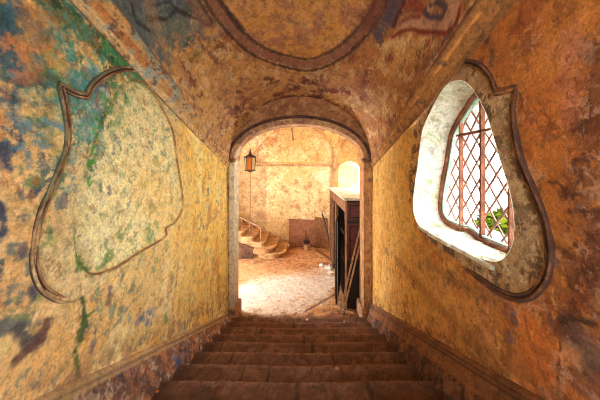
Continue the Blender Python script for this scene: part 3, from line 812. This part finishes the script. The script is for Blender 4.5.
    # joint lines between the slabs are part of the surface
# ------------------------------------------------------------------ far room: floor
FXL, FXR = -3.4, 2.25
fx = np.arange(FXL-.3, FXR+.3, .022); fy = np.concatenate([np.arange(YA-.25, YF+.1, .022)])
Xg, Yg = np.meshgrid(fx, fy, indexing='ij'); G = np.stack([Xg, Yg, np.zeros_like(Xg)], -1); P = G.reshape(-1, 3)
P[:, 2] += (fbm(P, 1.8, 12, 4)-.5)*.03-.004
p = Paint(P, P[:, :2], on_floor, lambda c: np.array([F/c[1], EYE*F/c[1]**2]), (204, 150, 98))
p.flakes((222, 172, 116), 2.5, .5, .7, 161, .15); p.flakes((168, 112, 72), 4, .55, .7, 162, .1); p.flakes((140, 92, 62), 12, .6, .6, 163, .08)
p.flakes((232, 190, 140), 16, .62, .6, 164, .06)
# pale strip across the floor with broken edges
path = [(236, 300), (262, 290), (300, 284), (330, 277), (346, 272)]
d = p._d(path)+(p.nz-.5)*10
m = sst(15.5, 11, d); p.mix(m*.97, (240, 232, 222)); p.C = p.C*(1-m[:, None]*.85)+lin((238, 229, 218))*m[:, None]*.85; p.flakes((222, 206, 192), 4, .58, .4, 165, .12, m=m)
p.line([(250, 305), (280, 306), (300, 304), (322, 292)], 7, (234, 224, 210), .85, 1.2)
p.line([(240, 311), (280, 313)], 4, (224, 206, 186), .6, 1.4)
p.line([(236, 272), (280, 270), (318, 272)], 3.4, (206, 160, 112), .7, 2)
p.line([(305, 311), (322, 301), (337, 293)], .9, (92, 62, 46), .8, .5)
p.line([(250, 280), (290, 274), (335, 272)], 3, (226, 196, 160), .6, 2)
p.line([(255, 262), (275, 258), (290, 248)], 1.8, (110, 66, 44), .5, 1.4)
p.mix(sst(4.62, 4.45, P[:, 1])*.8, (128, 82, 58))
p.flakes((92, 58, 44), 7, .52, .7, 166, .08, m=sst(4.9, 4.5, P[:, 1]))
me = grid_mesh('floor', G); paint_mesh(me, p); struct(link('floor', me, M['plaster']))

# ------------------------------------------------------------------ far room: walls and vaults
AX, AR = -.52, 1.60                    # main bay centre and half width
BY, BR = (YB+YF)/2, (YF-YB)/2
def hA(x): return np.sqrt(np.clip(1-((x-AX)/AR)**2, 0, 1))*1.42
def hB(y): return np.sqrt(np.clip(1-((y-BY)/BR)**2, 0, 1))*1.42
ZS = 2.71
# far wall (front face), with lunette recess and an arched window hole in the side bay
gx = np.arange(FXL, FXR+.01, .02); gz = np.arange(0, 4.3, .02)
Xg, Zg = np.meshgrid(gx, gz, indexing='ij'); G = np.stack([Xg, np.full_like(Xg, YF), Zg], -1); P = G.reshape(-1, 3)
X, Z = P[:, 0], P[:, 2]
lun = inside([(AX+1.05*math.cos(a), ZS+.04+1.10*math.sin(a)) for a in np.linspace(0, math.pi, 40)], X, Z)
P[:, 1] += lun*.08
WC, WH, WS = 1.56, .37, 2.45            # side window: centre, half width, spring
wpoly = [(WC-WH, 1.3)]+[(WC+WH*math.cos(a), WS+.34*math.sin(a)) for a in np.linspace(math.pi, 0, 24)]+[(WC+WH, 1.3)]
iw = inside(wpoly, X, Z); dd, nrw = sdist(wpoly, X, Z)
n_, m_ = G.shape[:2]; idx = np.arange(n_*m_).reshape(n_, m_)
quads = np.stack([idx[:-1, :-1], idx[1:, :-1], idx[1:, 1:], idx[:-1, 1:]], -1).reshape(-1, 4)
cnt = iw[quads].sum(1); edge = np.zeros(len(P), bool); edge[quads[(cnt > 0) & (cnt < 4)].ravel()] = True
sn = edge & iw; P[sn, 0] = nrw[sn, 0]; P[sn, 2] = nrw[sn, 1]
P[:, 1] += (fbm(P, 2, 17, 3)-.5)*.03
p = Paint(P, P[:, [0, 2]], lambda x, y: on_y(YF, x, y), lambda c: np.array([F/YF]*2), (222, 190, 134))
p.flakes((238, 212, 158), 1.6, .45, .8, 171, .15); p.flakes((212, 168, 112), 3, .58, .7, 172, .12, .3); p.flakes((166, 124, 86), 5, .70, .7, 173, .06, .2)
p.flakes((244, 230, 190), 2.6, .6, .7, 174, .08)
p.mix(p.area([(300, 140), (295, 158)], 18, .9)*.5, (240, 200, 120)); p.flakes((206, 130, 66), 3.4, .6, .6, 175, .08, m=(Z > 2.75)*1.0)
p.mix((X > 1.12)*.6, (226, 180, 100)); p.mix((X < -1.25)*(Z < 3)*.35, (180, 140, 100)); p.flakes((160, 120, 88), 4, .58, .5, 176, .1, m=(X < -1.2)*1.0)
for i in range(40):
    x = random.uniform(268, 330); y = random.uniform(168, 215)
    p.line([(x, y), (x+random.uniform(-3, 3), y+random.uniform(-2, 3))], random.uniform(.5, 1.5), random.choice([(168, 116, 70), (190, 140, 84), (150, 108, 74)]), .6, 1.6)
p.line([(262, 178), (256, 184), (262, 190), (268, 184)], .9, (160, 112, 72), .6, 1); p.line([(292, 128), (293, 140)], .8, (120, 84, 56), .8, .6)
p.mix(p.area([(298, 234), (320, 240)], 14, .6)*.35, (200, 150, 100))
me = grid_mesh('wall_far', G, cnt < 4, flip=True); paint_mesh(me, p); struct(link('wall_far', me, M['plaster']))
# side window in the far wall: reveal
w2 = bpy.data.objects.new('window_2', None); COL.objects.link(w2); struct(w2)
b = bmesh.new(); q = wpoly
for i in range(len(q)):
    (x0, z0), (x1, z1) = q[i], q[(i+1) % len(q)]
    v = [b.verts.new(c) for c in ((x0, YF-.005, z0), (x1, YF-.005, z1), (x1, YF+.5, z1), (x0, YF+.5, z0))]; b.faces.new(v)
bm_obj('window_reveal', b, M['white_plaster'], w2)
b = bmesh.new(); box(b, (.6, YF+1.3, -.1), (2.9, YF+1.45, 3.3)); struct(bm_obj('wall_courtyard', b, M['ochre']))
# ceiling of the far room
cx_ = np.arange(FXL, FXR+.01, .03); cy_ = np.arange(YB, YF+.03, .03)
Xg, Yg = np.meshgrid(cx_, cy_, indexing='ij')
side_r = np.sqrt(np.clip(1-((Xg-1.75)/.60)**2, 0, 1))*.95; side_l = np.sqrt(np.clip(1-((Xg+2.8)/.62)**2, 0, 1))*1.0
Hh = np.maximum.reduce([hA(Xg)*(abs(Xg-AX) < AR), hB(Yg), side_r, side_l])
G = np.stack([Xg, Yg, ZS+Hh], -1); P = G.reshape(-1, 3)
p = Paint(P, P[:, :2], None, None, (214, 166, 100)); p.flakes((232, 190, 120), 3, .5, .8, 181, .1); p.flakes((176, 110, 62), 4, .56, .8, 182, .08); p.flakes((128, 84, 60), 7, .64, .8, 183, .05)
me = grid_mesh('ceiling', G, flip=True); paint_mesh(me, p); struct(link('ceiling', me, M['plaster']))
# string course under the lunette; pilaster between the bays
b = bmesh.new(); box(b, (-1.75, YF-.05, 2.66), (1.0, YF+.06, 2.70), .008); box(b, (-1.75, YF-.03, 2.62), (1.0, YF+.04, 2.66), .008)
struct(bm_obj('trim_11', b, M['farstep']))
b = bmesh.new(); box(b, (.99, YF-.14, 0), (1.17, YF+.02, 2.66), .01); box(b, (.97, YF-.17, 2.66), (1.19, YF+.02, 2.74), .01); box(b, (1.0, YF-.12, 2.74), (1.16, YF+.02, 4.0), .01)
struct(bm_obj('trim_12', b, M['farwallstone'] if 'farwallstone' in M else M['farstep']))
# side walls and the back faces
b = bmesh.new()
box(b, (FXL-.12, YB-.1, 0), (FXL, 5.3, 4.4)); box(b, (FXL-.12, 6.5, 0), (FXL, YF+.1, 4.4)); box(b, (FXL-.12, 5.3, 2.3), (FXL, 6.5, 4.4))
struct(bm_obj('wall_hall_left', b, M['ochrewall'] if 'ochrewall' in M else M['farstep']))
b = bmesh.new(); box(b, (FXR, 4.67, 0), (FXR+.12, 6.1, 4.4)); box(b, (FXR, 7.1, 0), (FXR+.12, YF+.1, 4.4)); box(b, (FXR, 6.1, 3.2), (FXR+.12, 7.1, 4.4)); box(b, (FXR, 6.1, 0), (FXR+.12, 7.1, 2.1))
struct(bm_obj('wall_hall_right', b, M['farstep']))
b = bmesh.new()                                                    # hall side of the arch wall
o2 = outr.copy()
for a, c in ((inner[i], inner[i+1]) for i in range(len(inner)-1)):
    def outp(q): return (FXL if q[0] < -.07 else FXR, q[1]) if q[1] < 2.72 else (q[0]*3.2, 4.4)
    A_, B_ = outp(a), outp(c)
    v = [b.verts.new(s) for s in ((a[0], YB, a[1]), (c[0], YB, c[1]), (B_[0], YB, B_[1]), (A_[0], YB, A_[1]))]; b.faces.new(v)
bmesh.ops.remove_doubles(b, verts=b.verts, dist=1e-4)
struct(bm_obj('wall_hall_front', b, M['farstep']))

# ------------------------------------------------------------------ hall stair going up to the left, with iron railing
hs = empty('curved_stair', (-.6, 8.0, 0), 'short flight of worn tan stone steps rising left in the far hall', 'stairs')
for k in range(1, 9):
    xe = -.48-.30*(k-1); z0, z1 = 0, .15*k
    y0, y1 = 7.30 + (.0 if k < 3 else .12), YF-.02
    rr = .42 if k == 1 else (.34 if k == 2 else .12)
    pr = [(-3.35, y1), (xe, y1)]
    pr += [(xe-rr+rr*math.cos(a), y0+rr-rr*math.sin(a)) for a in np.linspace(0, math.pi/2, 10)]
    pr += [(xe-.6 if k < 3 else -3.35, y0)]
    if k < 3: pr += [(xe-.6, y0+.12), (-3.35, y0+.12)]
    b = bmesh.new()
    def ring(z, e):
        cxm = -1.8
        return [b.verts.new((x+.6+(e if x > -3 else 0), y-8.0-(e if y < 8 else 0), z)) for x, y in pr]
    zb = .15*(k-1)+.001
    if k > 1: zb = .15*(k-1)
    lv = [ring(zb, -.03), ring(z1-.045, -.03), ring(z1-.04, 0), ring(z1-.012, .006), ring(z1, -.008)]
    for r0, r1 in zip(lv[:-1], lv[1:]):
        for j in range(len(pr)): b.faces.new((r0[j], r0[(j+1) % len(pr)], r1[(j+1) % len(pr)], r1[j]))
    b.faces.new(lv[0][::-1]); b.faces.new(lv[-1])
    bm_obj('step', b, M['farstep'], hs)
b = bmesh.new(); q_ = [(-3.3, 0), (-1.42, 0), (-1.40, .30), (-1.75, .42), (-2.3, .60), (-3.3, .95)]
va = [b.verts.new((x+.6, 7.36-8, z)) for x, z in q_]; vb = [b.verts.new((x+.6, 7.415-8, z)) for x, z in q_]
b.faces.new(va); b.faces.new(vb[::-1])
for i in range(len(q_)): b.faces.new((va[i], vb[i], vb[(i+1) % len(q_)], va[(i+1) % len(q_)]))
bm_obj('stair_side', b, M['darkstone'], hs)['label'] = 'dark rough side of the stair'
rl = empty('stair_railing', (-1.22, 7.50, .45), 'thin iron stair railing sloping down to a post beside the far stone steps', 'railing')
def RP(x, z, y=7.50): return (x+1.22, y-7.50, z-.45)
b = bmesh.new(); bar(b, RP(-1.20, .84), RP(-3.2, 1.84), .05, .035); bm_obj('handrail', b, M['oldrail'], rl)
b = bmesh.new(); tube(b, [RP(-1.22, .452), RP(-1.22, .88)], .02, 8); bm_obj('post', b, M['oldrail'], rl)
for j in range(6):
    x = -1.46-.30*j
    b = bmesh.new(); tube(b, [RP(x, .602+.15*j), RP(x, .85+(-1.22-x)*.5)], .009, 6); bm_obj('baluster', b, M['oldrail'], rl)

# ------------------------------------------------------------------ lantern on its pole
lx, ly = -1.55, 7.62
ln = empty('pole_lantern', (lx, ly, 0), 'old six-sided amber glass lantern on a thin pole, upper left of the arch opening', 'lantern')
b = bmesh.new(); tube(b, [(0, 0, 0.602), (0, 0, 2.50)], .014, 8); bm_obj('pole', b, M['oldrail'], ln)
def hexr(r, a0=0): return [(r*math.cos(a0+k*math.pi/3), r*math.sin(a0+k*math.pi/3)) for k in range(6)]
b = bmesh.new(); lathe(b, [(.015, 2.44), (.05, 2.455), (.09, 2.475), (.155, 2.49), (.165, 2.505), (.155, 2.515)], 6); bm_obj('base', b, M['iron'], ln)
b = bmesh.new(); lathe(b, [(.165, 2.865), (.175, 2.88), (.175, 2.895), (.12, 2.93), (.05, 2.97), (.035, 3.0), (.045, 3.02), (.02, 3.05), (.012, 3.12)], 6); bm_obj('roof', b, M['iron'], ln)
for x, y in hexr(.165):
    b = bmesh.new(); tube(b, [(x, y, 2.87), (x, y, 2.93)], [.014, .004], 6); bm_obj('crest', b, M['iron'], ln)
h0, h1 = hexr(.135), hexr(.16)
for k in range(6):
    b = bmesh.new(); bar(b, (*h0[k], 2.51), (*h1[k], 2.87), .018, .018, up=(1, 0, 0)); bm_obj('corner_bar', b, M['iron'], ln)
    a0, a1, c0, c1 = h0[k], h0[(k+1) % 6], h1[k], h1[(k+1) % 6]
    b = bmesh.new(); s = .96
    v = [b.verts.new(c) for c in ((a0[0]*s, a0[1]*s, 2.51), (a1[0]*s, a1[1]*s, 2.51), (c1[0]*s, c1[1]*s, 2.87), (c0[0]*s, c0[1]*s, 2.87))]; f = b.faces.new(v)
    bmesh.ops.solidify(b, geom=[f], thickness=.006)
    bm_obj('glass_pane', b, M['amber'] if k in (4, 1) else M['milky'], ln)

# ------------------------------------------------------------------ big dark cabinet on the right
CB = (.765, 4.74); CW, CL, CH = .95, 2.66, 2.02
cb = empty('sacristy_cabinet', (CB[0], CB[1], 0), 'tall dark wooden cabinet with red-brown panels and a dusty white top behind the arch', 'cabinet')
b = bmesh.new()   # carcase, open towards the room on its long side
box(b, (0.02, 0.0, 0), (CW, .05, CH-.06), .003); box(b, (0.02, CL-.05, 0), (CW, CL, CH-.06), .003); box(b, (CW-.04, .05, 0), (CW, CL-.05, CH-.06))
box(b, (.03, .05, .06), (CW-.04, CL-.05, .10)); box(b, (.03, .05, CH-.10), (CW-.04, CL-.05, CH-.06))
bm_obj('carcase', b, M['darkwood'], cb)
b = bmesh.new(); box(b, (-.02, -.02, CH-.045), (CW+.01, CL+.02, CH), .006); bm_obj('top_slab', b, M['marble'], cb)['label'] = 'pale dusty top slab'
b = bmesh.new()
def panel(lo, hi, d_=.02):
    (x0, z0), (x1, z1) = lo, hi
    box(b, (x0, -.022, z0), (x1, .0, z0+.035), .004); box(b, (x0, -.022, z1-.035), (x1, .0, z1), .004)
    box(b, (x0, -.022, z0+.035), (x0+.035, .0, z1-.035), .004); box(b, (x1-.035, -.022, z0+.035), (x1, .0, z1-.035), .004)
    box(b, (x0+.06, -.012, z0+.06), (x1-.06, .0, z1-.06), .01)
panel((.04, 1.62), (CW-.04, 1.94)); panel((.04, .90), (CW-.04, 1.56)); bm_obj('end_panel', b, M['redpanel'], cb)
b = bmesh.new(); panel((.04, .08), (CW-.04, .84)); bm_obj('end_panel', b, M['darkwood'], cb)
b = bmesh.new(); box(b, (.0, -.012, 0), (.035, .03, CH-.05), .004); bm_obj('corner_post', b, M['lightwood'], cb)
b = bmesh.new(); box(b, (.0, .03, CH-.26), (.03, CL-.08, CH-.05), .004); bm_obj('frieze_rail', b, M['oldwood'], cb)['label'] = 'lighter brown frieze rail'
for y in (1.25, 1.95, 2.50):
    b = bmesh.new(); box(b, (-.015, y, 0), (.05, y+.11, CH-.055), .006); bm_obj('post', b, M['oldwood'], cb)
for z in (.65, 1.2):
    b = bmesh.new(); box(b, (.08, .05, z), (CW-.04, CL-.05, z+.025)); bm_obj('shelf', b, M['darkwood'], cb)
# door ajar at the near end
dr = bpy.data.objects.new('door', None); COL.objects.link(dr); dr.parent = cb; dr.location = (-.002, .62, 0); dr.rotation_euler = (0, 0, R(15))
me_ = None
b = bmesh.new(); box(b, (-.03, -.60, .06), (0, 0, 1.62), .004); dpan = bm_obj('door', b, M['darkwood'], cb)
dpan.location = (-.004, .62, 0); dpan.rotation_euler = (0, 0, R(-13)); bpy.data.objects.remove(dr)
b = bmesh.new(); box(b, (-.045, -.57, .15), (-.03, -.53, 1.55), .003); box(b, (-.045, -.08, .15), (-.03, -.04, 1.55), .003); box(b, (-.045, -.53, 1.51), (-.03, -.08, 1.55)); box(b, (-.045, -.53, .15), (-.03, -.08, .19)); bm_obj('door_moulding', b, M['iron'], dpan)
b = bmesh.new(); box(b, (.0, -.606, .08), (.012, -.596, 1.6)); bm_obj('worn_edge', b, M['lightwood'], dpan)
# leaning lath planks against the near end
for i, (x0, x1, zt, lab) in enumerate(((.655, 1.06, 1.62, 'long thin wooden lath leaning on the cabinet end, the left of two'), (.72, 1.09, 1.46, 'shorter thin wooden lath leaning on the cabinet end, the right of two'))):
    b = bmesh.new(); yb0, yt = 4.60+.02*i, 4.69
    bar(b, (x0, yb0, .012), (x1, yt, zt), .014, .028, up=(1, 0, 0)); tag(bm_obj('wooden_lath', b, M['lightwood']), lab, 'plank')

# ------------------------------------------------------------------ boards, stick, bucket and scraps at the far wall
def leaning_board(x0, x1, h, y0, lab, mat, tilt=.09, th=.02, skew=0):
    b = bmesh.new(); v = []
    for (x, z) in ((x0, 0), (x1, 0), (x1+skew, h*.96), (x0+skew*.6, h)):
        y = y0+tilt*z/h
        v.append((x, y, z))
    vv = [b.verts.new((x, y, z)) for x, y, z in v]+[b.verts.new((x, y+th, z)) for x, y, z in v]
    for f in ((0, 1, 2, 3), (7, 6, 5, 4), (0, 4, 5, 1), (1, 5, 6, 2), (2, 6, 7, 3), (3, 7, 4, 0)): b.faces.new([vv[i] for i in f])
    bmesh.ops.bevel(b, geom=b.edges[:], offset=.003, segments=1, affect='EDGES')
    return tag(bm_obj('wooden_board', b, mat), lab, 'board')
leaning_board(-.46, .46, .88, 8.50, 'wide flat brown board leaning against the far wall', M['board'])
leaning_board(.40, .84, .98, 8.36, 'narrower lighter board leaning behind the stick near the cabinet', M['oldwood'], skew=-.04)
b = bmesh.new(); bar(b, (.80, 8.0, .40), (.60, 8.12, 1.15), .05, .03); bar(b, (.80, 8.0, .40), (.84, 7.9, 0), .05, .03); tag(bm_obj('dark_plank', b, M['darkwood']), 'dark stick leaning against the cabinet at its far end', 'stick')
bk = empty('tool_bucket', (.12, 8.12, 0), 'small pale bucket with tools standing in it before the wide brown board', 'bucket')
b = bmesh.new(); lathe(b, [(.085, 0), (.115, .2), (.12, .2), (.108, .19), (.08, .02)], 16); bm_obj('bucket_body', b, M['farstep'], bk)
b = bmesh.new(); box(b, (-.04, -.01, .1), (-.01, .02, .62), .003); bm_obj('tool_handle', b, M['darkwood'], bk)
b = bmesh.new(); box(b, (.02, -.03, .1), (.05, .0, .46), .003); bm_obj('tool_handle', b, M['darkwood'], bk)
b = bmesh.new(); box(b, (-.1, .02, .2), (.09, .05, .30), .003); bm_obj('tool_head', b, M['iron'], bk)
def flat_plank(p0, p1, wd, z, lab, mat):
    b = bmesh.new(); bar(b, (*on_floor(*p0), z), (*on_floor(*p1), z), wd, .022); return tag(bm_obj('floor_plank', b, mat), lab, 'plank')
flat_plank((316, 250), (333, 262), .10, .022, 'brown plank lying on the hall floor pointing at the cabinet, nearest the wide board', M['oldwood'])
flat_plank((322, 247), (334, 254), .07, .022, 'short brown plank lying on the hall floor against the cabinet side', M['oldwood'])
flat_plank((290, 247.8), (316, 246.4), .05, .022, 'thin dark strip of wood lying in front of the wide brown board', M['oldwood'])
flat_plank((322, 264), (334, 266), .05, .022, 'short dark lath on the hall floor behind the white papers', M['oldwood'])
# crumpled papers
def crumple(name, c, r, n, mat, lab, cat, flat=.5, group=None):
    b = bmesh.new(); bmesh.ops.create_icosphere(b, subdivisions=n, radius=r)
    rs = random.Random(hash((round(c[0], 2), round(c[1], 2))) & 0xffff)
    for v in b.verts:
        k = rs.uniform(.65, 1.2); v.co *= k; v.co.z *= flat
    mz = min(v.co.z for v in b.verts)
    for v in b.verts: v.co += Vector((c[0], c[1], c[2]-mz))
    return tag(bm_obj(name, b, mat), lab, cat, group)
for i, (q, r, lab) in enumerate((((329, 268.5), .11, 'largest white crumpled paper sheet on the floor beside the cabinet'), ((321.5, 266), .07, 'smaller white crumpled paper left of the largest sheet'), ((330.5, 274), .09, 'white crumpled paper nearest the camera beside the cabinet'))):
    x, y = on_floor(*q); crumple('crumpled_paper', (x, y, .0), r, 2, M['paper'], lab, 'paper', .45)
for i, (q, r) in enumerate((((343, 309), .035), ((348, 307), .03), ((338, 311), .028), ((343, 314), .045), ((334, 309), .02), ((351, 311), .03), ((340, 306), .02), ((356, 313), .03))):
    x, y = on_floor(*q); crumple('plaster_chunk', (x, y, .0), r, 1, M['rubble'], 'small fallen chunk of plaster lying at the foot of the leaning laths', 'rubble', .6, 'plaster chunks at the foot of the laths')
def on_step(px, py):
    for k in range(15, 0, -1):
        z = k*RISE; D = (EYE-z)*F/(py-CY)
        if D0-(k+1)*TREAD <= D <= D0-k*TREAD: return ((px-CX)*D/F, D, z)
    x, y = on_floor(px, py); return (x, y, 0)
for q, r, lab, mt in (((337, 369.5), .022, 'pale pebble on the stair right of centre', 'lightwood'), ((307, 320), .03, 'whitish plaster scrap on the uppermost visible stair edge near the arch', 'paper'),
                  ((313, 318), .022, 'tiny plaster scrap near the arch threshold, right of the whitish one', 'rubble'), ((157, 393), .016, 'tiny orange pebble at the left end of the nearest stairs', 'amberstone'), ((346, 323), .04, 'dark stone chunk on the stairs close to the right arch base', 'rubble')):
    c = on_step(*q)
    if mt == 'amberstone' and 'amberstone' not in M: M['amberstone'] = simple('orange_stone', (200, 110, 50), (226, 150, 80))
    crumple('plaster_scrap', (c[0], c[1], c[2]+.001), r, 1, M[mt], lab, 'rubble', .5)

# ------------------------------------------------------------------ garden outside the window
b = bmesh.new(); box(b, (1.7, -5, .0), (14, 4.6, .1)); struct(bm_obj('ground', b, M['ground']))
def shrub(x, y, h, r, n, lab):
    o = empty('garden_shrub', (x, y, .1), lab, 'shrub')
    b = bmesh.new()
    for k in range(5):
        a = k*1.3; tube(b, [(0, 0, 0), (.1*math.cos(a), .1*math.sin(a), h*.4), (.45*r*math.cos(a), .45*r*math.sin(a), h*.8)], [.025, .016, .006], 6)
    bm_obj('stem', b, M['bark'], o)
    b = bmesh.new(); rs = random.Random(int(x*100))
    for k in range(n):
        u = rs.uniform(0, 6.283); c_ = rs.uniform(-1, 1); q = rs.uniform(.35, 1)**.6
        P0 = Vector((r*q*math.cos(u)*math.sqrt(1-c_*c_), r*q*math.sin(u)*math.sqrt(1-c_*c_), h*.62+h*.42*q*c_))
        d1 = Vector((rs.gauss(0, 1), rs.gauss(0, 1), rs.gauss(0, .6))).normalized(); d2 = d1.cross(Vector((rs.gauss(0, 1), rs.gauss(0, 1), rs.gauss(0, 1)))).normalized()
        L = rs.uniform(.09, .15); W = L*.5
        vv = [b.verts.new(P0), b.verts.new(P0+d1*L*.5+d2*W*.5), b.verts.new(P0+d1*L), b.verts.new(P0+d1*L*.5-d2*W*.5)]; b.faces.new(vv)
    bm_obj('foliage', b, M['leaf'], o)
shrub(3.05, 3.95, 1.75, .58, 5500, 'yellow-green leafy bush outside behind the right half of the lattice window')
shrub(4.35, 4.2, 1.55, .32, 1800, 'lower green bush outside, farther left behind the lattice window')
